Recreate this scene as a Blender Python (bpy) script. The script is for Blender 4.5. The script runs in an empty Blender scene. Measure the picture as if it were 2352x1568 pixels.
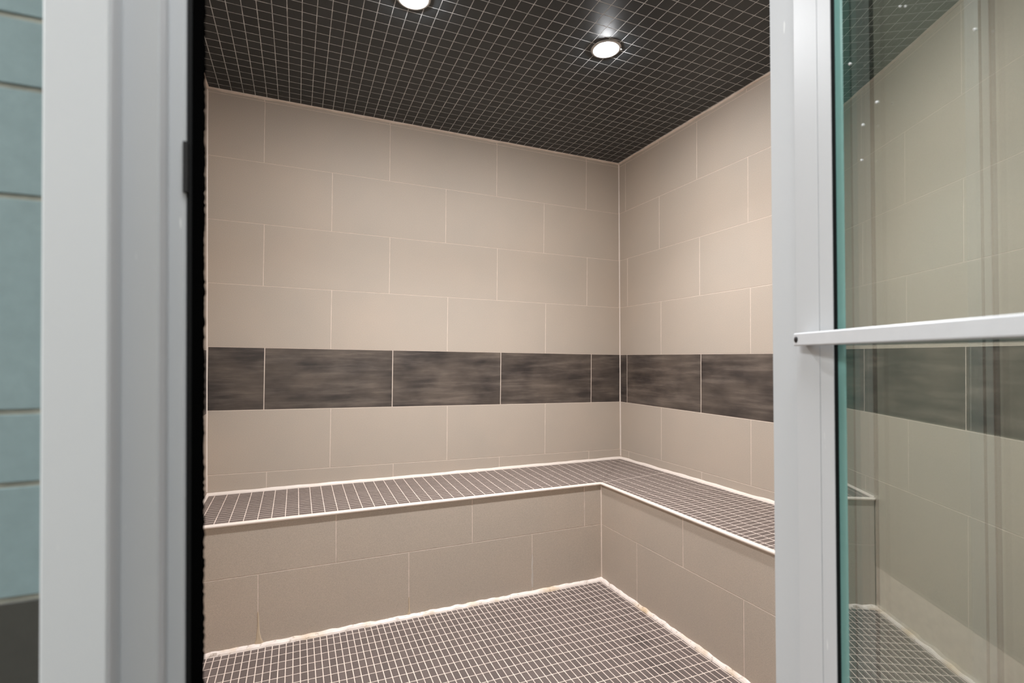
import bpy, bmesh, math, random
from mathutils import Matrix, Vector, noise

random.seed(7)
S = bpy.context.scene
COL = S.collection

# ------------------------------------------------------------------ camera
CAM = Vector((-1.9124, -2.6944, 1.1393))
YAW, PITCH, ROLL = 0.38471, 0.01034, -0.00385
cam = bpy.data.cameras.new('camera')
cam.sensor_width = 36.0
cam.lens = 17.707
cam.shift_x, cam.shift_y = 0.010953, 0.014194
cam.clip_start = 0.02
cam.dof.use_dof = True
cam.dof.focus_distance = 2.6
cam.dof.aperture_fstop = 5.0
fw = Vector((math.sin(YAW) * math.cos(PITCH), math.cos(YAW) * math.cos(PITCH), math.sin(PITCH)))
rt = Vector((math.cos(YAW), -math.sin(YAW), 0))
up = rt.cross(fw)
rt2 = rt * math.cos(ROLL) + up * math.sin(ROLL)
up2 = -rt * math.sin(ROLL) + up * math.cos(ROLL)
co = bpy.data.objects.new('camera', cam)
m = Matrix.Identity(4)
for i, v in enumerate((rt2, up2, -fw)):
    for r in range(3):
        m[r][i] = v[r]
m.translation = CAM
co.matrix_world = m
COL.objects.link(co)
S.camera = co

# ------------------------------------------------------------------ world, corridor light, exposure
W = bpy.data.worlds.new('world')
S.world = W
W.use_nodes = True
W.node_tree.nodes['Background'].inputs[0].default_value = (0.75, 0.83, 0.9, 1)
W.node_tree.nodes['Background'].inputs[1].default_value = 0.0


def area(name, loc, size, power, color, target=None):
    l = bpy.data.lights.new(name, 'AREA')
    l.shape = 'DISK'
    l.size = size
    l.energy = power
    l.color = color
    o = bpy.data.objects.new(name, l)
    o.location = loc
    if target is not None:
        d = Vector(target) - Vector(loc)
        o.rotation_euler = d.to_track_quat('-Z', 'Y').to_euler()
    COL.objects.link(o)
    return o


# unseen corridor lights: one casts the bar's shadow, two added to fill the frame
area('unseen_corridor_light', (-1.72, -2.5, 2.38), 0.55, 15, (0.93, 0.97, 1.0))
area('unseen_corridor_light', (-3.6, -2.85, 2.38), 0.6, 74, (0.93, 0.98, 1.0))  # added to light the door stile from the left
area('unseen_corridor_light', (-1.7, -4.1, 2.38), 0.8, 24, (0.93, 0.98, 1.0))  # added to brighten the left door post from the front
LENS_STRENGTH = 750.0
SPOT_POWER = 96.0
SPOT_COLOR = (0.93, 0.955, 1.0)

vs = S.view_settings
vs.view_transform = 'Standard'
vs.look = 'None'
vs.exposure = 0.0
vs.gamma = 1.0
vs.use_curve_mapping = False
S.cycles.use_denoising = True
S.cycles.max_bounces = 8
S.cycles.diffuse_bounces = 5
S.cycles.use_adaptive_sampling = True
S.cycles.adaptive_threshold = 0.04
S.cycles.transparent_max_bounces = 16
S.cycles.sample_clamp_indirect = 6.0
S.cycles.caustics_reflective = False
S.cycles.caustics_refractive = False


# ------------------------------------------------------------------ materials
def srgb(r, g, b):
    f = lambda c: (c / 255 / 12.92) if c / 255 <= 0.04045 else ((c / 255 + 0.055) / 1.055) ** 2.4
    return (f(r), f(g), f(b), 1)


def new_mat(name, rough=0.5, metal=0.0, spec=0.5):
    M = bpy.data.materials.new(name)
    M.use_nodes = True
    nt = M.node_tree
    b = nt.nodes['Principled BSDF']
    b.inputs['Roughness'].default_value = rough
    b.inputs['Metallic'].default_value = metal
    b.inputs['Specular IOR Level'].default_value = spec
    return M, nt, b


def N(nt, kind, **kw):
    n = nt.nodes.new(kind)
    for k, v in kw.items():
        setattr(n, k, v)
    return n


def pos_scaled(nt, sx, sy, sz):
    g = N(nt, 'ShaderNodeNewGeometry')
    mul = N(nt, 'ShaderNodeVectorMath', operation='MULTIPLY')
    mul.inputs[1].default_value = (sx, sy, sz)
    nt.links.new(g.outputs['Position'], mul.inputs[0])
    return mul.outputs[0]


def noise_tex(nt, vec, scale, detail=3, rough=0.55):
    n = N(nt, 'ShaderNodeTexNoise')
    n.inputs['Scale'].default_value = scale
    n.inputs['Detail'].default_value = detail
    n.inputs['Roughness'].default_value = rough
    nt.links.new(vec, n.inputs['Vector'])
    return n.outputs['Fac']


def ramp(nt, fac, stops):
    r = N(nt, 'ShaderNodeValToRGB')
    while len(r.color_ramp.elements) < len(stops):
        r.color_ramp.elements.new(0.5)
    for e, (p, c) in zip(r.color_ramp.elements, stops):
        e.position = p
        e.color = c
    nt.links.new(fac, r.inputs['Fac'])
    return r.outputs['Color']


def mix(nt, fac, a, b, blend='MIX'):
    x = N(nt, 'ShaderNodeMix', data_type='RGBA', blend_type=blend)
    for sock, v in ((x.inputs[0], fac), (x.inputs[6], a), (x.inputs[7], b)):
        if isinstance(v, (int, float)):
            sock.default_value = v
        elif isinstance(v, tuple):
            sock.default_value = v
        else:
            nt.links.new(v, sock)
    return x.outputs[2]


def bump(nt, b, h, strength, dist):
    k = N(nt, 'ShaderNodeBump')
    k.inputs['Strength'].default_value = strength
    k.inputs['Distance'].default_value = dist
    nt.links.new(h, k.inputs['Height'])
    nt.links.new(k.outputs[0], b.inputs['Normal'])


def speckled(name, c, amount, rough, scale=420, big=None):
    M, nt, b = new_mat(name, rough)
    v = pos_scaled(nt, 1, 1, 1)
    f = noise_tex(nt, v, scale, 2, 0.7)
    lo = tuple(x * (1 - amount) for x in c[:3]) + (1,)
    hi = tuple(min(1, x * (1 + amount)) for x in c[:3]) + (1,)
    col = ramp(nt, f, [(0.3, lo), (0.7, hi)])
    g = noise_tex(nt, v, 2.3, 3)
    tint = ramp(nt, g, [(0.3, (0.95, 0.96, 0.96, 1)), (0.7, (1.04, 1.02, 1.0, 1))])
    col = mix(nt, 1.0, col, tint, 'MULTIPLY')
    nt.links.new(col, b.inputs['Base Color'])
    bump(nt, b, f, 0.15, 0.0006)
    return M


def grout_mat(name, c, dirt=0.12):
    M, nt, b = new_mat(name, 0.8, 0, 0.3)
    v = pos_scaled(nt, 1, 1, 1)
    f = noise_tex(nt, v, 30, 4)
    lo = tuple(x * (1 - dirt * 2) for x in c[:3]) + (1,)
    nt.links.new(ramp(nt, f, [(0.3, lo), (0.62, c)]), b.inputs['Base Color'])
    return M


MAT = {}
MAT['beige'] = speckled('beige_porcelain', srgb(187, 173, 159), 0.15, 0.62)
MAT['grout_wall'] = grout_mat('cream_grout', srgb(222, 205, 190), 0.06)
MAT['grout_floor'] = grout_mat('floor_grout', srgb(226, 208, 194), 0.10)
MAT['grout_ceiling'] = grout_mat('grey_grout', srgb(204, 206, 206), 0.25)
MAT['outer_tile'] = speckled('blue_grey_tile', srgb(121, 138, 141), 0.06, 0.3, 60)
MAT['outer_grout'] = grout_mat('outer_grout', srgb(150, 150, 140), 0.2)
MAT['outer_plain'] = speckled('corridor_plaster', srgb(196, 190, 180), 0.04, 0.7)
MAT['dark_base'] = speckled('dark_base_tile', srgb(58, 57, 53), 0.08, 0.5, 120)
MAT['corridor_floor'] = speckled('corridor_floor', srgb(70, 68, 64), 0.1, 0.5)

# charcoal band tile: brushed horizontal streaks
M, nt, b = new_mat('charcoal_streaked', 0.42)
oi = N(nt, 'ShaderNodeObjectInfo')
off = N(nt, 'ShaderNodeVectorMath', operation='ADD')
sc = N(nt, 'ShaderNodeVectorMath', operation='SCALE')
sc.inputs['Scale'].default_value = 13.0
cx = N(nt, 'ShaderNodeCombineXYZ')
nt.links.new(oi.outputs['Random'], cx.inputs[0])
nt.links.new(oi.outputs['Random'], cx.inputs[2])
nt.links.new(cx.outputs[0], sc.inputs[0])
nt.links.new(sc.outputs[0], off.inputs[0])
nt.links.new(pos_scaled(nt, 3.2, 3.2, 34), off.inputs[1])
st = noise_tex(nt, off.outputs[0], 1.0, 6, 0.62)
off2 = N(nt, 'ShaderNodeVectorMath', operation='ADD')
nt.links.new(sc.outputs[0], off2.inputs[0])
nt.links.new(pos_scaled(nt, 4.0, 4.0, 8.0), off2.inputs[1])
cl = noise_tex(nt, off2.outputs[0], 1.0, 3)
grain = noise_tex(nt, pos_scaled(nt, 1, 1, 1), 500, 2)
base = ramp(nt, st, [(0.34, srgb(44, 39, 37)), (0.5, srgb(80, 71, 66)), (0.66, srgb(124, 112, 103))])
base = mix(nt, 0.55, base, ramp(nt, cl, [(0.36, srgb(54, 48, 45)), (0.64, srgb(114, 101, 90))]))
base = mix(nt, 1.0, base, ramp(nt, grain, [(0.3, (0.86, 0.86, 0.86, 1)), (0.7, (1.1, 1.1, 1.1, 1))]), 'MULTIPLY')
nt.links.new(base, b.inputs['Base Color'])
MAT['charcoal'] = M


def mosaic_mat(name, c, px, py, var, rough, ox=0.0, oy=0.0, spots=(), speck=0.1):
    """Unglazed mosaic: every piece of the grid has its own slight shade; optional water stains."""
    M, nt, b = new_mat(name, rough)
    g = N(nt, 'ShaderNodeNewGeometry')
    sub = N(nt, 'ShaderNodeVectorMath', operation='SUBTRACT')
    sub.inputs[1].default_value = (ox, oy, 0)
    nt.links.new(g.outputs['Position'], sub.inputs[0])
    dv = N(nt, 'ShaderNodeVectorMath', operation='DIVIDE')
    dv.inputs[1].default_value = (px, py, 1000.0)
    nt.links.new(sub.outputs[0], dv.inputs[0])
    fl = N(nt, 'ShaderNodeVectorMath', operation='FLOOR')
    nt.links.new(dv.outputs[0], fl.inputs[0])
    wn = N(nt, 'ShaderNodeTexWhiteNoise', noise_dimensions='3D')
    nt.links.new(fl.outputs[0], wn.inputs['Vector'])
    lo = tuple(x * (1 - var) for x in c[:3]) + (1,)
    hi = tuple(x * (1 + var) for x in c[:3]) + (1,)
    col = ramp(nt, wn.outputs['Value'], [(0.0, lo), (1.0, hi)])
    v = pos_scaled(nt, 1, 1, 1)
    sp = noise_tex(nt, v, 420, 2, 0.7)
    col = mix(nt, 1.0, col, ramp(nt, sp, [(0.3, (1 - speck,) * 3 + (1,)), (0.7, (1 + speck,) * 3 + (1,))]), 'MULTIPLY')
    if spots:
        wob = noise_tex(nt, v, 22, 4)
        for (sx, sy, r, depth) in spots:
            d = N(nt, 'ShaderNodeVectorMath', operation='DISTANCE')
            sv = N(nt, 'ShaderNodeSeparateXYZ')
            nt.links.new(g.outputs['Position'], sv.inputs[0])
            cb = N(nt, 'ShaderNodeCombineXYZ')
            nt.links.new(sv.outputs[0], cb.inputs[0])
            nt.links.new(sv.outputs[1], cb.inputs[1])
            nt.links.new(cb.outputs[0], d.inputs[0])
            d.inputs[1].default_value = (sx, sy, 0)
            w2 = N(nt, 'ShaderNodeMath', operation='MULTIPLY_ADD')
            nt.links.new(wob, w2.inputs[0])
            w2.inputs[1].default_value = -1.6 * r
            nt.links.new(d.outputs['Value'], w2.inputs[2])
            mr = N(nt, 'ShaderNodeMapRange')
            mr.inputs['From Min'].default_value = -0.25 * r
            mr.inputs['From Max'].default_value = 0.35 * r
            mr.inputs['To Min'].default_value = 1 - depth
            mr.inputs['To Max'].default_value = 1.0
            nt.links.new(w2.outputs[0], mr.inputs['Value'])
            col = mix(nt, 1.0, col, mr.outputs[0], 'MULTIPLY')
    nt.links.new(col, b.inputs['Base Color'])
    b.inputs['Specular IOR Level'].default_value = 0.38
    return M


FP = (0.0257, 0.0512)     # floor pitch
BP = (0.0516, 0.0257)     # bench pitch
CP = (0.0509, 0.0522)     # ceiling pitch
FO = (-2.003, -0.541)
BO = (-2.266, -1.2045)
CO_ = (-2.251, -0.048)
MAT['floor_mosaic'] = mosaic_mat('brown_grey_mosaic', srgb(101, 89, 84), *FP, 0.09, 0.55, *FO,
                                 spots=((-1.02, -1.17, 0.045, 0.4), (-0.62, -0.99, 0.05, 0.3), (-0.78, -1.28, 0.05, 0.3),
                                        (-0.66, -1.17, 0.07, 0.25), (-1.3, -1.36, 0.06, 0.2)))
MAT['bench_mosaic'] = mosaic_mat('bench_mosaic', srgb(104, 91, 84), *BP, 0.06, 0.6, *BO)
MAT['ceiling_mosaic'] = mosaic_mat('black_mosaic', srgb(39, 43, 45), *CP, 0.16, 0.35, *CO_, speck=0.25)


def plain(name, c, rough=0.5, metal=0.0, spec=0.5):
    M, nt, b = new_mat(name, rough, metal, spec)
    v = pos_scaled(nt, 1, 1, 1)
    f = noise_tex(nt, v, 40, 3)
    lo = tuple(x * 0.96 for x in c[:3]) + (1,)
    nt.links.new(ramp(nt, f, [(0.3, lo), (0.7, c)]), b.inputs['Base Color'])
    return M


# painted aluminium with a few vertical scuffs
M, nt, b = new_mat('painted_aluminium', 0.42, 0.0, 0.5)
f = noise_tex(nt, pos_scaled(nt, 160, 160, 22), 1.0, 2)
c0 = ramp(nt, f, [(0.74, srgb(189, 190, 192)), (0.80, srgb(222, 222, 220))])
nt.links.new(c0, b.inputs['Base Color'])
MAT['alu'] = M
MAT['bar'] = plain('white_painted_bar', srgb(206, 207, 210), 0.35)
MAT['rubber'] = plain('black_rubber', srgb(13, 13, 13), 0.7, 0, 0.2)
MAT['pile'] = plain('black_brush_pile', srgb(6, 6, 6), 1.0, 0, 0.0)
MAT['trim_white'] = plain('white_profile', srgb(232, 218, 206), 0.35)
MAT['steel'] = plain('brushed_steel', srgb(180, 178, 175), 0.3, 0.9)
MAT['black_metal'] = plain('black_screw', srgb(22, 20, 20), 0.5, 0.3)
MAT['glass_edge'] = plain('teal_glass_edge', srgb(110, 150, 144), 0.25)
MAT['white_plastic'] = plain('white_lamp_can', srgb(220, 215, 208), 0.5)

# silicone with rusty-yellow stains
M, nt, b = new_mat('stained_silicone', 0.45)
v = pos_scaled(nt, 1, 1, 1)
f = noise_tex(nt, v, 7, 5)
g2 = noise_tex(nt, v, 60, 4)
col = ramp(nt, f, [(0.50, srgb(232, 218, 208)), (0.68, srgb(218, 192, 160))])
col = mix(nt, 1.0, col, ramp(nt, g2, [(0.28, (0.55, 0.5, 0.45, 1)), (0.42, (1, 1, 1, 1))]), 'MULTIPLY')
nt.links.new(col, b.inputs['Base Color'])
MAT['silicone'] = M
MAT['smear'] = plain('grout_smear', srgb(206, 186, 160), 0.8)
MAT['smear_grey'] = plain('white_grout_smear', srgb(204, 194, 184), 0.8)

# half-reflecting greenish toughened glass
M = bpy.data.materials.new('toughened_glass')
M.use_nodes = True
nt = M.node_tree
nt.nodes.clear()
out = N(nt, 'ShaderNodeOutputMaterial')
tr = N(nt, 'ShaderNodeBsdfTransparent')
tr.inputs['Color'].default_value = (0.88, 0.94, 0.91, 1)
gl = N(nt, 'ShaderNodeBsdfGlossy')
gl.inputs['Roughness'].default_value = 0.012
gl.inputs['Color'].default_value = (0.93, 0.99, 0.96, 1)
ms = N(nt, 'ShaderNodeMixShader')
ms.inputs[0].default_value = 0.45
nt.links.new(tr.outputs[0], ms.inputs[1])
nt.links.new(gl.outputs[0], ms.inputs[2])
nt.links.new(ms.outputs[0], out.inputs['Surface'])
MAT['glass'] = M

M, nt, b = new_mat('water', 0.02)  # for the droplets; white base colour stands in for their glints
b.inputs['Transmission Weight'].default_value = 0.25
b.inputs['IOR'].default_value = 1.33
f = noise_tex(nt, pos_scaled(nt, 1, 1, 1), 50, 2)
nt.links.new(ramp(nt, f, [(0.3, (0.97, 0.97, 0.97, 1)), (0.7, (1, 1, 1, 1))]), b.inputs['Base Color'])
MAT['water'] = M

M = bpy.data.materials.new('lit_lamp_lens')
M.use_nodes = True
nt = M.node_tree
nt.nodes.clear()
out = N(nt, 'ShaderNodeOutputMaterial')
em = N(nt, 'ShaderNodeEmission')
em.inputs['Color'].default_value = (0.96, 0.97, 0.99, 1)
em.inputs['Strength'].default_value = LENS_STRENGTH
nt.links.new(em.outputs[0], out.inputs['Surface'])
MAT['lens'] = M


# ------------------------------------------------------------------ helpers
ORG = {}


def put(name, me, parent=None, M=None):
    """Link a mesh object whose world matrix is M (parents are never rotated, only moved)."""
    o = bpy.data.objects.new(name, me)
    COL.objects.link(o)
    M = M or Matrix.Identity(4)
    if parent is not None:
        o.parent = parent
        o.matrix_basis = Matrix.Translation(-ORG[parent.name]) @ M
    else:
        o.matrix_basis = M
    ORG[o.name] = M.translation.copy()
    return o


def mesh(name, verts, faces, mat, smooth=False):
    me = bpy.data.meshes.new(name)
    me.from_pydata([tuple(v) for v in verts], [], faces)
    me.materials.append(MAT[mat])
    bm = bmesh.new()
    bm.from_mesh(me)
    bmesh.ops.recalc_face_normals(bm, faces=bm.faces)
    bm.to_mesh(me)
    bm.free()
    if smooth:
        for p in me.polygons:
            p.use_smooth = True
    me.update()
    return me


BOXF = [(0, 3, 2, 1), (4, 5, 6, 7), (0, 1, 5, 4), (1, 2, 6, 5), (2, 3, 7, 6), (3, 0, 4, 7)]


def solid(name, verts, faces, mat, parent=None, smooth=False):
    """World-space vertices; the object's origin goes to the foot of its own bounds."""
    vs_ = [Vector(v) for v in verts]
    lo = Vector((min(v.x for v in vs_), min(v.y for v in vs_), min(v.z for v in vs_)))
    hi = Vector((max(v.x for v in vs_), max(v.y for v in vs_), max(v.z for v in vs_)))
    org = Vector(((lo.x + hi.x) / 2, (lo.y + hi.y) / 2, lo.z))
    me = mesh(name, [v - org for v in vs_], faces, mat, smooth)
    o = put(name, me, parent, Matrix.Translation(org))
    if parent is not None and parent.parent is not None:
        o.matrix_basis = Matrix.Translation(org - ORG[parent.name])
    return o


def box(name, x0, x1, y0, y1, z0, z1, mat, parent=None):
    v = [(x0, y0, z0), (x1, y0, z0), (x1, y1, z0), (x0, y1, z0), (x0, y0, z1), (x1, y0, z1), (x1, y1, z1), (x0, y1, z1)]
    return solid(name, v, BOXF, mat, parent)


def prism(name, plan, z0, z1, mat, parent=None):
    n = len(plan)
    v = [(x, y, z0) for x, y in plan] + [(x, y, z1) for x, y in plan]
    f = [tuple(range(n)), tuple(range(n, 2 * n))] + [(i, (i + 1) % n, n + (i + 1) % n, n + i) for i in range(n)]
    return solid(name, v, f, mat, parent)


def tag(o, label, cat, kind=None, group=None):
    o['label'] = label
    o['category'] = cat
    if kind:
        o['kind'] = kind
    if group:
        o['group'] = group
    return o


def empty(name, loc):
    o = bpy.data.objects.new(name, None)
    COL.objects.link(o)
    o.location = loc
    o.empty_display_size = 0.1
    ORG[o.name] = Vector(loc)
    return o


TILES = {}


def tile_geo(w, h, front, back, ch):
    a, b_ = w / 2, h / 2
    ci, cj = a - ch, b_ - ch
    v = [(-a, -b_, back), (a, -b_, back), (a, b_, back), (-a, b_, back),
         (-a, -b_, front - ch), (a, -b_, front - ch), (a, b_, front - ch), (-a, b_, front - ch),
         (-ci, -cj, front), (ci, -cj, front), (ci, cj, front), (-ci, cj, front)]
    f = [(4, 5, 9, 8), (5, 6, 10, 9), (6, 7, 11, 10), (7, 4, 8, 11), (8, 9, 10, 11),
         (0, 1, 5, 4), (1, 2, 6, 5), (2, 3, 7, 6), (3, 0, 4, 7), (0, 3, 2, 1)]
    return v, f


def tile_mesh(w, h, mat, front=0.0, back=-0.006, ch=0.0006):
    k = (round(w, 4), round(h, 4), mat, front, back)
    if k not in TILES:
        v, f = tile_geo(w, h, front, back, ch)
        TILES[k] = mesh('tile_' + mat, v, f, mat)
    return TILES[k]


def frame(xa, ya, za, loc):
    M_ = Matrix.Identity(4)
    for i, v in enumerate((xa, ya, za)):
        for r in range(3):
            M_[r][i] = v[r]
    M_.translation = loc
    return M_


X, Y, Z = Vector((1, 0, 0)), Vector((0, 1, 0)), Vector((0, 0, 1))
RW = 2.303           # room width
RD = 2.123           # room depth
ROW0 = 0.878         # underside of the charcoal course
BENCH = 0.504        # front edge height of bench
BD, BX = 0.449, 0.441  # bench depth along back wall / right wall


def ceil_z(x, y):
    return 2.401 - 0.013 * x + 0.008 * y


def project(p):
    d = Vector(p) - CAM
    z = d.dot(fw)
    if z < 0.05:
        return None
    f_ = 1156.84
    return 1150.24 + f_ * d.dot(rt2) / z, 817.38 - f_ * d.dot(up2) / z


# ------------------------------------------------------------------ room shell
T = 0.08
G = 0.0007           # how far the grout lies behind the tile faces


def wall_quad(name, pts, depth_vec, mat):
    v = [Vector(p) for p in pts]
    v = v + [p + depth_vec for p in v]
    return solid(name, v, BOXF, mat)


wall_back = wall_quad('wall_back', [(-RW - T, G, -0.02), (T, G, -0.02), (T, G, ceil_z(0, 0) + 0.05), (-RW - T, G, ceil_z(-RW, 0) + 0.05)],
                      Vector((0, T, 0)), 'grout_wall')
tag(wall_back, 'beige tiled back wall with a dark charcoal tile course above the bench', 'wall', 'structure')
wall_right = wall_quad('wall_right', [(G, G, -0.02), (G, -RD, -0.02), (G, -RD, ceil_z(0, -RD) + 0.05), (G, G, ceil_z(0, 0) + 0.05)],
                       Vector((T, 0, 0)), 'grout_wall')
tag(wall_right, 'beige tiled right wall of the steam room with charcoal course', 'wall', 'structure')
wall_left = wall_quad('wall_left', [(-RW - G, -RD, -0.02), (-RW - G, G, -0.02), (-RW - G, G, ceil_z(-RW, 0) + 0.05), (-RW - G, -RD, ceil_z(-RW, -RD) + 0.05)],
                      Vector((-T, 0, 0)), 'grout_wall')
tag(wall_left, 'beige tiled left wall of the steam room, a thin sliver beside the black seal', 'wall', 'structure')

GV, GH = 0.0040, 0.0026


def courses(wall, axis, length, joints_even, joints_odd, slope, off, per_row, gap_top):
    """Lay one wall's tiles: 6 rows of 30 cm, a cut strip at the bench and one at the ceiling."""
    # (z bottom, z top, joints, material) measured at the back right / back left corner
    rows = []
    for k in range(-1, 5):
        mat = 'charcoal' if k == 0 else 'beige'
        rows.append((0.3 * k, 0.3 * (k + 1), per_row[k], mat))
    rows.append((-0.70, -0.30, per_row[-2], 'beige'))
    rows.append((1.5, None, per_row[5], 'beige'))
    for zb, zt, js, mat in rows:
        js = [0.0025] + [j for j in js if 0.01 < j < length - 0.01] + [length]
        for a, b_ in zip(js[:-1], js[1:]):
            a2, b2 = a + GV / 2, b_ - GV / 2
            c = (a2 + b2) / 2
            if zt is None:
                h_top = gap_top(c) - (ROW0 + zb + off + slope * c) - 0.002
                z0_, z1_ = zb + GH / 2, zb + h_top
                if z1_ - z0_ < 0.004:
                    continue
            else:
                z0_, z1_ = zb + GH / 2, zt - GH / 2
            me = tile_mesh(b2 - a2, z1_ - z0_, mat)
            zc = ROW0 + (z0_ + z1_) / 2 + off + slope * c
            if axis == 'back':
                xa = (X - slope * Z).normalized()
                M_ = frame(xa, (Z + slope * X).normalized(), -Y, Vector((-c, 0, zc)))
            elif axis == 'right':
                xa = (-Y + slope * Z).normalized()
                M_ = frame(xa, (Z + slope * Y).normalized(), -X, Vector((0, -c, zc)))
            else:
                M_ = frame((Y - slope * Z).normalized(), (Z + slope * Y).normalized(), X, Vector((-RW, -c, zc)))
            put('wall_tile', me, wall, M_)


def series(first, n=6, step=0.607):
    return [first + step * i for i in range(n)]


courses(wall_back, 'back', RW - 0.0025, 0, 0, 0.0151, 0.0,
        {4: [.2426, .8412, 1.4525, 2.058], 3: [.5387, 1.1465, 1.7457], 2: [.2417, .8415, 1.4559, 2.0613],
         1: [.5311, 1.1386, 1.7501], 0: [.215, .8227, 1.442, 2.0588], -1: [.5379, 1.143, 1.7545],
         -2: [.2376, .8357, 1.4416, 2.0508], 5: [.2426, .8412, 1.4525, 2.058]},
        lambda c: ceil_z(-c, 0))
courses(wall_right, 'right', RD, 0, 0, -0.0083, 0.0,
        {4: series(.0684), 3: series(.3832), 2: series(.0824), 1: series(.3911), 0: series(.0705, 6, .622), -1: series(.3877),
         -2: series(.0826), 5: series(.3800, 6, .607)},
        lambda c: ceil_z(0, -c))
courses(wall_left, 'left', RD, 0, 0, -0.012, 0.02,
        {4: series(.375), 3: series(.07), 2: series(.375), 1: series(.07), 0: series(.375), -1: series(.07), -2: series(.375), 5: series(.375)},
        lambda c: ceil_z(-RW, -c))


def bead(name, p0, p1, r, side_a, side_b, mat, parent, jag=0.0, step=0.02, seed=0):
    """Quarter-round sealant bead from p0 to p1 filling the corner of directions side_a and side_b."""
    p0, p1 = Vector(p0), Vector(p1)
    L = (p1 - p0).length
    n = max(1, int(L / step)) if jag else 1
    verts, faces = [], []
    prof = [(0, 0), (1, 0), (0.8, 0.45), (0.45, 0.8), (0, 1)]
    for i in range(n + 1):
        c = p0.lerp(p1, i / n)
        ra = r * (1 + (jag * noise.noise(Vector((i * 0.43 + seed * 7.1, 0.3, seed))) if jag else 0))
        rb = r * (1 + (jag * 1.6 * noise.noise(Vector((i * 0.37 + seed * 3.7, 5.3, seed))) if jag else 0))
        for a, b_ in prof:
            verts.append(c + side_a * (a * ra) + side_b * (b_ * rb))
    k = len(prof)
    for i in range(n):
        for j in range(k):
            faces.append((i * k + j, i * k + (j + 1) % k, (i + 1) * k + (j + 1) % k, (i + 1) * k + j))
    faces.append(tuple(range(k)))
    faces.append(tuple(n * k + j for j in range(k)))
    return solid(name, verts, faces, mat, parent)


# vertical corner joints
bead('corner_joint', (0, 0, 0.536), (0, 0, 2.40), 0.0045, -X, -Y, 'trim_white', wall_back)
bead('corner_joint', (-RW, 0, 0.536), (-RW, 0, 2.42), 0.0045, X, -Y, 'trim_white', wall_back)

# ------------------------------------------------------------------ floor
floor = box('floor', -RW, 0, -RD, 0, -0.05, -0.0002, 'grout_floor')
tag(floor, 'steam room floor of small brown-grey rectangular mosaic with pale grout', 'floor', 'structure')


def lay_mosaic(parent, cells, zf, mat, up_, thick, ch, tile_name, stuff_name, limit=300):
    """cells: (cx, cy, w, h). The pieces showing largest in view become objects, the rest one mesh."""
    scored = []
    for (x, y, w, h) in cells:
        z = zf(x, y)
        q = [project((x + a * w / 2, y + b_ * h / 2, z)) for a, b_ in ((-1, -1), (1, -1), (1, 1), (-1, 1))]
        ar = 0
        if all(q) and all(474 < u < 1768 and 4 < v < 1564 for u, v in q):
            ar = abs(sum(q[i][0] * q[(i + 1) % 4][1] - q[(i + 1) % 4][0] * q[i][1] for i in range(4))) / 2
        scored.append((ar, x, y, w, h, z))
    scored.sort(key=lambda s: -s[0])
    verts, faces = [], []
    for i, (ar, x, y, w, h, z) in enumerate(scored):
        if i < limit and ar > 0:
            me = tile_mesh(w, h, mat, 0.0, -thick, ch)
            gx = (zf(x + w / 2, y) - zf(x - w / 2, y)) / w
            gy = (zf(x, y + h / 2) - zf(x, y - h / 2)) / h
            xa = (X + gx * Z).normalized()
            za = Vector((-gx, -gy, 1)).normalized()
            ya = za.cross(xa)
            M_ = frame(xa, ya, za, Vector((x, y, z))) if up_ else frame(xa, -ya, -za, Vector((x, y, z)))
            put(tile_name, me, parent, M_)
        else:
            v, f = tile_geo(w, h, 0.0, -thick, ch)
            n = len(verts)
            for (a, b_, c) in v:
                verts.append((x + a, y + b_, zf(x + a, y + b_) + c) if up_ else (x + a, y - b_, zf(x + a, y - b_) - c))
            faces += [tuple(n + j for j in q) for q in f]
    o = solid(stuff_name, verts, faces, mat, parent)
    o['kind'] = 'stuff'


def grid_lines(o, p, lo, hi):
    k0 = math.ceil((lo - o) / p - 1e-6)
    out_ = [lo]
    k = k0
    while o + p * k < hi - 1e-6:
        v = o + p * k
        if v - out_[-1] > 0.007:
            out_.append(v)
        k += 1
    out_.append(hi)
    return out_


def cells_of(xs, ys, gap, keep=lambda x, y: True):
    c = []
    for a, b_ in zip(xs[:-1], xs[1:]):
        for e, f_ in zip(ys[:-1], ys[1:]):
            if b_ - a > gap + 0.004 and f_ - e > gap + 0.004 and keep((a + b_) / 2, (e + f_) / 2):
                c.append(((a + b_) / 2, (e + f_) / 2, b_ - a - gap, f_ - e - gap))
    return c


fx = grid_lines(FO[0], FP[0], -RW + 0.008, -BX - 0.008)
fy = grid_lines(FO[1], FP[1], -RD + 0.005, -BD - 0.012)
lay_mosaic(floor, cells_of(fx, fy, 0.0033), lambda x, y: 0.0, 'floor_mosaic', True, 0.004, 0.0002, 'mosaic_tile', 'mosaic_rest')

# sealant where the floor meets the bench and the left wall
bead('sealant_bead', (-RW, -BD, 0), (-BX, -BD, 0), 0.015, -Y, Z, 'silicone', floor, 0.22, 0.012, 1)
bead('sealant_bead', (-BX, -BD, 0), (-BX, -RD, 0), 0.014, -X, Z, 'silicone', floor, 0.22, 0.012, 2)
bead('sealant_bead', (-RW, -BD, 0), (-RW, -RD, 0), 0.012, X, Z, 'silicone', floor, 0.3, 0.02, 3)

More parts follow.
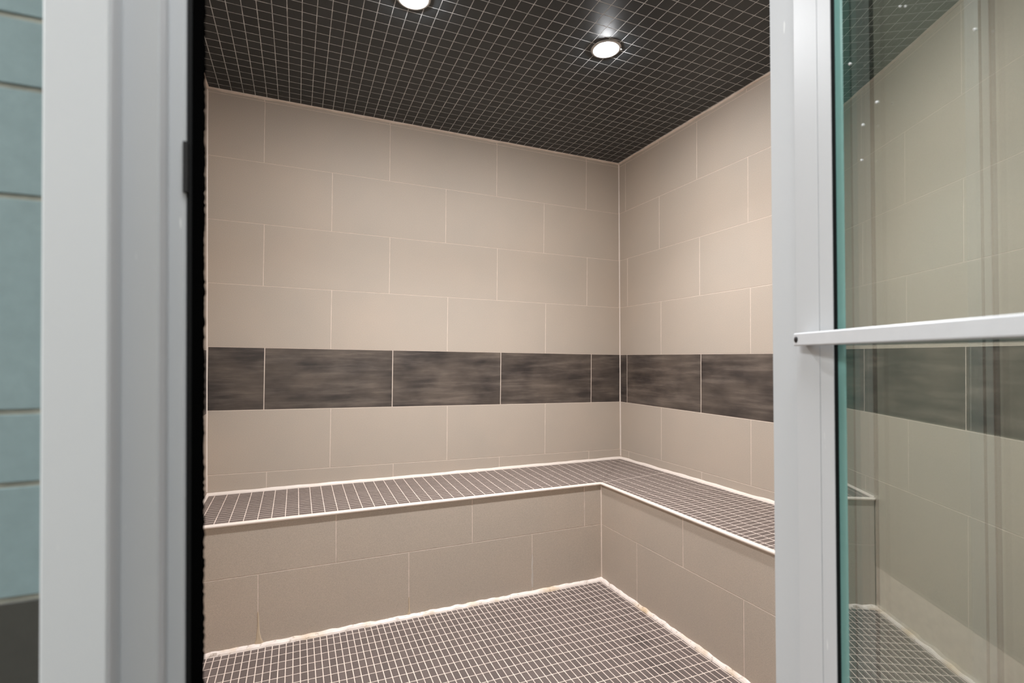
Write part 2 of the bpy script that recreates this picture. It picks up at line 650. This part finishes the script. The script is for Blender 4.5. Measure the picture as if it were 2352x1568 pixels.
# ------------------------------------------------------------------ ceiling
cv = []
for z_off in (0.0002, 0.06):
    for x, y in ((-RW, -RD), (0, -RD), (0, 0), (-RW, 0)):
        cv.append((x, y, ceil_z(x, y) + z_off))
ceiling = solid('ceiling', cv, BOXF, 'grout_ceiling')
tag(ceiling, 'black square mosaic ceiling with thin pale grout lines and two downlights', 'ceiling', 'structure')
LAMPS = [(-0.7506, -0.9752), (-1.5337, -0.9582)]
cx_ = grid_lines(CO_[0], CP[0], -RW + 0.006, -0.008)
cy_ = grid_lines(CO_[1], CP[1], -RD + 0.005, -0.008)
lay_mosaic(ceiling, cells_of(cx_, cy_, 0.0031, lambda x, y: all((x - a) ** 2 + (y - b_) ** 2 > 0.030 ** 2 for a, b_ in LAMPS)),
           ceil_z, 'ceiling_mosaic', False, 0.004, 0.0002, 'mosaic_tile', 'mosaic_rest')
bead('sealant_bead', (-RW, 0, ceil_z(-RW, 0)), (0, 0, ceil_z(0, 0)), 0.008, -Y, -Z, 'grout_wall', ceiling, 0.5, 0.03, 4)
bead('sealant_bead', (0, 0, ceil_z(0, 0)), (0, -RD, ceil_z(0, -RD)), 0.008, -X, -Z, 'grout_wall', ceiling, 0.5, 0.03, 5)
bead('sealant_bead', (-RW, 0, ceil_z(-RW, 0)), (-RW, -RD, ceil_z(-RW, -RD)), 0.008, X, -Z, 'grout_wall', ceiling, 0.5, 0.03, 6)


# ------------------------------------------------------------------ downlights
def lathe(name, prof, mat, parent, M_, seg=40, closed=False):
    verts, faces = [], []
    for i in range(seg):
        a = 2 * math.pi * i / seg
        for r, z in prof:
            verts.append((r * math.cos(a), r * math.sin(a), z))
    k = len(prof)
    rng = k if closed else k - 1
    for i in range(seg):
        for j in range(rng):
            faces.append((i * k + j, i * k + (j + 1) % k, ((i + 1) % seg) * k + (j + 1) % k, ((i + 1) % seg) * k + j))
    me = mesh(name, verts, faces, mat, True)
    return put(name, me, parent, M_)


def disc(name, r, mat, parent, M_, dome=0.0, seg=40):
    verts, faces = [], []
    rings = 5
    for j in range(1, rings + 1):
        rr = r * j / rings
        for i in range(seg):
            a = 2 * math.pi * i / seg
            verts.append((rr * math.cos(a), rr * math.sin(a), -dome * (1 - (j / rings) ** 2)))
    c = len(verts)
    verts.append((0, 0, -dome))
    for i in range(seg):
        faces.append((c, i, (i + 1) % seg))
        for j in range(rings - 1):
            faces.append((j * seg + i, j * seg + (i + 1) % seg, (j + 1) * seg + (i + 1) % seg, (j + 1) * seg + i))
    return put(name, mesh(name, verts, faces, mat, True), parent, M_)


def downlight(x, y, label):
    z = ceil_z(x, y)
    t = empty('recessed_downlight', (x, y, z))
    tag(t, label, 'ceiling light', group='steam room downlights')
    M_ = Matrix.Translation((x, y, z))
    lathe('trim_ring', [(0.045, -0.0005), (0.047, -0.005), (0.058, -0.004), (0.062, -0.0004), (0.062, 0.0), (0.045, 0.0)], 'steel', t, M_, closed=True)
    disc('lens', 0.045, 'lens', t, Matrix.Translation((x, y, z - 0.0020)), 0.014)
    sl = bpy.data.lights.new('downlight_beam', 'SPOT')
    sl.energy = SPOT_POWER
    sl.color = SPOT_COLOR
    sl.spot_size = math.radians(118)
    sl.spot_blend = 1.0
    sl.shadow_soft_size = 0.03
    so = bpy.data.objects.new('downlight_beam', sl)
    COL.objects.link(so)
    so.parent = t
    so.location = (0, 0, -0.022)
    me = mesh('screw', *cyl_geo(0.0035, 0.004), 'steel', True)
    put('screw', me, t, Matrix.Translation((x + 0.055, y - 0.028, z - 0.006)))
    return t


def cyl_geo(r, h, seg=16):
    v = [(r * math.cos(2 * math.pi * i / seg), r * math.sin(2 * math.pi * i / seg), zz) for zz in (0, h) for i in range(seg)]
    f = [tuple(range(seg)), tuple(range(seg, 2 * seg))] + [(i, (i + 1) % seg, seg + (i + 1) % seg, seg + i) for i in range(seg)]
    return v, f


downlight(*LAMPS[0], 'round lit ceiling downlight, the whole one nearer the back right corner')
downlight(*LAMPS[1], 'round lit ceiling downlight cut off by the top edge, left of the other')


# ------------------------------------------------------------------ L-shaped bench
def bench_z(x, y):
    d1 = max(0.0, y + BD)
    d2 = max(0.0, x + BX)
    return BENCH + max(0.0330 * d1, 0.0336 * d2)


bench = empty('tiled_bench', (-1.1515, -0.3, 0.0))
tag(bench, 'L-shaped tiled bench with mosaic seat and beige tiled front', 'bench')
# masonry core
TH = 0.008
plan = [(-RW + .003, -.003), (-.003, -.003), (-.003, -RD + .003), (-BX + G, -RD + .003), (-BX + G, -BD + G), (-RW + .003, -BD + G)]
n = len(plan)
v = [(x, y, 0.0) for x, y in plan] + [(x, y, bench_z(x, y) - 0.00025) for x, y in plan]
mid = (0.0, 0.0)
f = [tuple(range(n)), (n, n + 1, n + 4, n + 5), (n + 1, n + 2, n + 3, n + 4)] + [(i, (i + 1) % n, n + (i + 1) % n, n + i) for i in range(n)]
solid('masonry_core', v, f, 'grout_floor', bench)
bxs = grid_lines(BO[0], BP[0], -RW + 0.010, -0.010)
bys = grid_lines(BO[1], BP[1], -RD + 0.004, -0.010)
bys2 = [y for y in bys if y > -BD + 0.012]
lines_front = sorted(set([-BD + 0.006] + bys2))
c1 = cells_of(bxs, lines_front, 0.0032)
bxr = sorted(set([-BX + 0.006] + [x for x in bxs if x > -BX + 0.012]))
c2 = cells_of(bxr, [y for y in bys if y < -BD - 0.001] + [-BD + 0.006], 0.0032)
lay_mosaic(bench, c1 + c2, bench_z, 'bench_mosaic', True, 0.004, 0.0002, 'mosaic_tile', 'mosaic_rest')


def edge_profile(name, p0, p1, outward):
    """Rounded white nosing along the seat edge."""
    p0, p1 = Vector(p0), Vector(p1)
    prof = []
    for i in range(9):
        a = math.radians(-90 + 22.5 * i)
        prof.append((0.0065 * math.cos(a), 0.0065 * math.sin(a)))
    prof += [(-0.009, 0.0065), (-0.009, -0.0065)]
    verts, faces = [], []
    for c in (p0, p1):
        for a, b_ in prof:
            verts.append(c + outward * (a + 0.002) + Z * (b_ - 0.0045))
    k = len(prof)
    faces = [tuple(range(k)), tuple(range(k, 2 * k))] + [(j, (j + 1) % k, k + (j + 1) % k, k + j) for j in range(k)]
    return solid(name, verts, faces, 'trim_white', bench)


edge_profile('edge_trim', (-RW + 0.0016, -BD, BENCH), (-BX + 0.002, -BD, BENCH), -Y)
edge_profile('edge_trim', (-BX, -BD + 0.002, BENCH), (-BX, -RD + 0.0016, BENCH), -X)
EP = 0.0016
bead('sealant_bead', (-RW + EP, -EP, bench_z(-RW, 0)), (-EP, -EP, bench_z(0, 0)), 0.013, -Y, Z, 'trim_white', bench, 0.15, 0.03, 8)
bead('sealant_bead', (-EP, -EP, bench_z(0, 0)), (-EP, -RD + EP, bench_z(0, -RD)), 0.013, -X, Z, 'trim_white', bench, 0.25, 0.03, 9)
bead('sealant_bead', (-RW + EP, -EP, bench_z(-RW, 0)), (-RW + EP, -BD, bench_z(-RW, -BD)), 0.008, X, Z, 'trim_white', bench)

# facing tiles: two courses
TOPZ = BENCH - 0.011
MIDZ = 0.290
for z0_, z1_, js in ((MIDZ, TOPZ, [.543, 1.150, 1.758]), (0.006, MIDZ, [.841, 1.449, 2.056])):
    xs = [BX] + js + [RW - 0.001]
    for a, b_ in zip(xs[:-1], xs[1:]):
        me = tile_mesh(b_ - a - GV, z1_ - z0_ - GH, 'beige')
        put('facing_tile', me, bench, frame(X, Z, -Y, Vector((-(a + b_) / 2, -BD, (z0_ + z1_) / 2))))
for z0_, z1_, js in ((MIDZ, TOPZ, [1.047, 1.654]), (0.006, MIDZ, [.742, 1.349, 1.956])):
    ys = [BD] + js + [RD - 0.001]
    for a, b_ in zip(ys[:-1], ys[1:]):
        me = tile_mesh(b_ - a - GV, z1_ - z0_ - GH, 'beige')
        put('facing_tile', me, bench, frame(-Y, Z, -X, Vector((-BX, -(a + b_) / 2, (z0_ + z1_) / 2))))
bead('corner_joint', (-BX, -BD, 0.01), (-BX, -BD, TOPZ), 0.004, -X, -Y, 'grout_wall', bench)


def smear(name, x, z0_, z1_, widths, mat):
    """Thin uneven streak of grout over a joint of the bench front."""
    k = len(widths)
    verts, faces = [], []
    for i, (l, r) in enumerate(widths):
        zz = z0_ + (z1_ - z0_) * i / (k - 1)
        verts += [(x - l, -BD - 0.0001, zz), (x + r, -BD - 0.0001, zz), (x + r * 0.6, -BD - 0.0016, zz), (x - l * 0.6, -BD - 0.0016, zz)]
    for i in range(k - 1):
        for j in range(4):
            faces.append((i * 4 + j, i * 4 + (j + 1) % 4, (i + 1) * 4 + (j + 1) % 4, (i + 1) * 4 + j))
    faces += [(0, 1, 2, 3), tuple(4 * (k - 1) + j for j in range(4))]
    return solid(name, verts, faces, mat, bench)


smear('grout_smear', -0.841, 0.03, 0.19, [(.003, .004), (.005, .005), (.006, .006), (.004, .006), (.003, .005), (.005, .003), (.004, .006), (.002, .005), (.001, .002)], 'smear_grey')
smear('grout_smear', -2.056, 0.012, 0.14, [(.014, .022), (.008, .012), (.005, .007), (.003, .005), (.002, .004), (.0025, .003), (.002, .002)], 'smear')
smear('grout_smear', -1.449, 0.012, 0.09, [(.009, .010), (.003, .004), (.002, .004), (.003, .003), (.002, .002)], 'smear')

# ------------------------------------------------------------------ front wall, door frame
FY0, FY1 = -2.165, -2.123
HEAD = 2.03
ext = 1.2
wv = []
wall_front = empty('wall_front', (-1.6, FY0, 0))
tag(wall_front, 'tiled front wall around the doorway, blue-grey tiles left of the frame', 'wall', 'structure')
box('wall_panel', -RW - ext, -2.05, FY0, FY1, 0, 2.42, 'outer_plain', wall_front)
box('wall_panel', -1.043, 0.9, FY0, FY1, 0, 2.42, 'outer_plain', wall_front)
box('wall_panel', -2.05, -1.043, FY0, FY1, HEAD + 0.05, 2.42, 'outer_plain', wall_front)
box('tile_bed', -2.75, -2.084, -2.1985, FY0, 0, 2.40, 'outer_grout', wall_front)
zl = [0.960, 1.0467, 1.102, 1.2666, 1.3509, 1.4054, 1.49, 1.655, 1.74, 1.795, 1.88, 2.045, 2.13, 2.185, 2.27, 2.39]
xj = [2.0845, 2.245, 2.33, 2.495, 2.66, 2.745]
for i, (a, b_) in enumerate(zip(zl[:-1], zl[1:])):
    for e, f_ in zip(xj[:-1], xj[1:]):
        put('outer_tile', tile_mesh(f_ - e - 0.004, b_ - a - 0.004, 'outer_tile'), wall_front,
            frame(X, Z, -Y, Vector((-(e + f_) / 2, -2.2, (a + b_) / 2))))
zd = [0.0, 0.30, 0.63, 0.960]
for a, b_ in zip(zd[:-1], zd[1:]):
    for e, f_ in zip(xj[:-1:2], xj[2::2] + [xj[-1]]):
        put('dark_base_tile', tile_mesh(f_ - e - 0.004, b_ - a - 0.004, 'dark_base'), wall_front,
            frame(X, Z, -Y, Vector((-(e + f_) / 2, -2.2, (a + b_) / 2))))

# left post of the door frame: stepped aluminium profile
trim_1 = empty('trim_1', (-2.04, -2.18, 0))
tag(trim_1, 'wide stepped grey aluminium door post at left with black brush seal', 'door frame', 'structure')
prism('post_profile', [(-2.0833, -2.2335), (-2.0818, -2.235), (-2.0443, -2.235), (-2.0428, -2.2335), (-2.0428, -2.205), (-2.019, -2.205),
                       (-2.0175, -2.2035), (-2.0175, -2.172), (-2.0068, -2.172), (-2.0049, -2.170), (-2.0049, -2.130), (-2.0833, -2.130)],
      0, HEAD, 'alu', trim_1)
box('rubber_seal', -2.0049, -2.0012, -2.166, -2.132, 0, HEAD, 'rubber', trim_1)
# brush pile with an uneven edge
verts, faces = [], []
K = 700
for i in range(K + 1):
    z = HEAD * i / K
    x1 = -1.9922 + random.uniform(-0.0009, 0.0006)
    verts += [(-2.0012, -2.164, z), (x1, -2.163, z), (x1 - 0.0004, -2.150, z), (-2.0012, -2.149, z)]
for i in range(K):
    for j in range(4):
        faces.append((i * 4 + j, i * 4 + (j + 1) % 4, (i + 1) * 4 + (j + 1) % 4, (i + 1) * 4 + j))
faces += [(0, 1, 2, 3), tuple(4 * K + j for j in range(4))]
solid('brush_seal', verts, faces, 'pile', trim_1)
box('strike_plate', -2.0068, -2.0032, -2.1735, -2.150, 1.2916, 1.337, 'black_metal', trim_1)

# right post and head
trim_2 = box('trim_2', -1.222, -1.043, FY0, FY1 - 0.001, 0, HEAD, 'alu')
tag(trim_2, 'grey aluminium door post behind the open glass door', 'door frame', 'structure')
trim_3 = box('trim_3', -2.0833, -1.043, -2.205, FY1 - 0.001, HEAD, HEAD + 0.05, 'alu')
tag(trim_3, 'grey aluminium head of the door frame above the doorway', 'door frame', 'structure')
# slim mullion standing on the corridor side, seen through the glass
box('rubber_seal', -1.115, -1.098, FY0 - 0.003, FY0, 0, HEAD, 'rubber', trim_2)
box('rubber_seal', -1.049, -1.043, FY0 - 0.003, FY0, 0, HEAD, 'rubber', trim_2)
trim_4 = prism('trim_4', [(-0.7805, FY0 - 0.02), (-0.730, FY0 - 0.02), (-0.730, FY0), (-0.7805, FY0)], 0, 2.4, 'alu')
tag(trim_4, 'slim vertical aluminium post seen dimly through the glass door', 'door frame', 'structure')

box('rubber_seal', -0.7805, -0.775, FY0 - 0.022, FY0 - 0.02, 0, 2.4, 'rubber', trim_4)
box('rubber_seal', -0.747, -0.730, FY0 - 0.022, FY0 - 0.02, 0, 2.4, 'rubber', trim_4)

# ------------------------------------------------------------------ glass door, swung open
TH_ = math.radians(14.52)
TD = Vector((math.sin(TH_), math.cos(TH_), 0))      # along the leaf, towards the hinge post
ND = Vector((math.cos(TH_), -math.sin(TH_), 0))     # away from the camera side
BASE = Vector((-1.39701, -2.82783, 0))


def leaf(s, o, z):
    return BASE + TD * s + ND * o + Z * z


def leaf_box(name, s0, s1, o0, o1, z0, z1, mat, parent):
    v = [leaf(s, o, z) for z in (z0, z1) for s, o in ((s0, o0), (s1, o0), (s1, o1), (s0, o1))]
    return solid(name, v, BOXF, mat, parent)


door = empty('door_1', tuple(leaf(0.64, 0.01, 0.0)))
tag(door, 'open glass door with grey aluminium stile and white pull bar', 'door', 'structure')
DT = 2.0
leaf_box('stile', 0.6305, 0.6744, -0.006, 0.028, 0.01, DT, 'alu', door)
leaf_box('stile_cover', 0.6068, 0.6298, -0.0055, 0.028, 0.01, DT, 'alu', door)
leaf_box('stile_core', 0.6068, 0.674, -0.0035, 0.026, 0.012, DT - 0.002, 'rubber', door)
leaf_box('rubber_gasket', 0.6052, 0.6068, -0.0045, 0.014, 0.012, DT - 0.002, 'rubber', door)
leaf_box('glass_edge', 0.5922, 0.6052, 0.0, 0.010, 0.012, DT - 0.002, 'glass_edge', door)
pane = leaf_box('glass_pane', -0.12, 0.5922, 0.0, 0.010, 0.012, DT - 0.002, 'glass', door)
for s, z, r in ((0.5804, 1.5204, 0.0016), (0.5415, 1.4508, 0.0017), (0.5617, 1.4327, 0.0016), (0.5642, 1.3895, 0.0013),
                (0.5098, 1.5453, 0.0011), (0.5033, 1.5408, 0.0010), (0.4299, 1.4661, 0.0012)):
    bm = bmesh.new()
    bmesh.ops.create_uvsphere(bm, u_segments=12, v_segments=8, radius=r)
    me = bpy.data.meshes.new('glint_droplet')
    bm.to_mesh(me)
    bm.free()
    me.materials.append(MAT['water'])
    for p in me.polygons:
        p.use_smooth = True
    put('glint_droplet', me, pane, Matrix.Translation(leaf(s, -0.0005, z)))

# pull bar
A = leaf(0.6563, -0.016, 1.1684)
B = leaf(0.3301, -0.084, 1.1650)
dirb = (B - A).normalized()
B2 = A + dirb * 0.62
side = dirb.cross(Z).normalized()
upb = side.cross(dirb).normalized()
hh, hw, ch = 0.009, 0.008, 0.0015
prof = [(-hw + ch, -hh), (hw - ch, -hh), (hw, -hh + ch), (hw, hh - ch), (hw - ch, hh), (-hw + ch, hh), (-hw, hh - ch), (-hw, -hh + ch)]
verts = [p + side * a + upb * b_ for p in (A, B2) for a, b_ in prof]
k = len(prof)
faces = [tuple(range(k)), tuple(range(k, 2 * k))] + [(j, (j + 1) % k, k + (j + 1) % k, k + j) for j in range(k)]
bar = solid('pull_bar', verts, faces, 'bar', door)
cam_side = side if (CAM - A).dot(side) > 0 else -side
pc = A + dirb * 0.0075 + cam_side * (hw - 0.0005)
me = mesh('screw', *cyl_geo(0.0043, 0.0015), 'black_metal', True)
sx_ = dirb
put('screw', me, bar, frame(dirb, cam_side.cross(dirb), cam_side, pc))
leaf_box('bar_bracket', 0.646, 0.6563, -0.012, -0.006, 1.1600, 1.1768, 'bar', door)

# ------------------------------------------------------------------ corridor outside
fl = box('floor_corridor', -4.0, 0.9, -4.6, FY0, -0.06, -0.002, 'corridor_floor')
tag(fl, 'dark corridor floor outside the steam room doorway', 'floor', 'structure')
cl_ = box('ceiling_corridor', -4.0, 0.9, -4.6, FY0, 2.42, 2.48, 'outer_plain')
tag(cl_, 'plain corridor ceiling outside the steam room', 'ceiling', 'structure')
wc = box('wall_corridor', -4.0, 0.9, -4.68, -4.6, 0, 2.42, 'outer_plain')
tag(wc, 'plain corridor wall facing the steam room doorway', 'wall', 'structure')
we = box('wall_corridor_end', 0.9, 0.98, -4.6, FY0, 0, 2.42, 'outer_plain')
tag(we, 'plain corridor end wall on the right', 'wall', 'structure')
ww = box('wall_corridor_far', -4.08, -4.0, -4.6, FY0, 0, 2.42, 'outer_plain')
tag(ww, 'plain corridor end wall on the left', 'wall', 'structure')
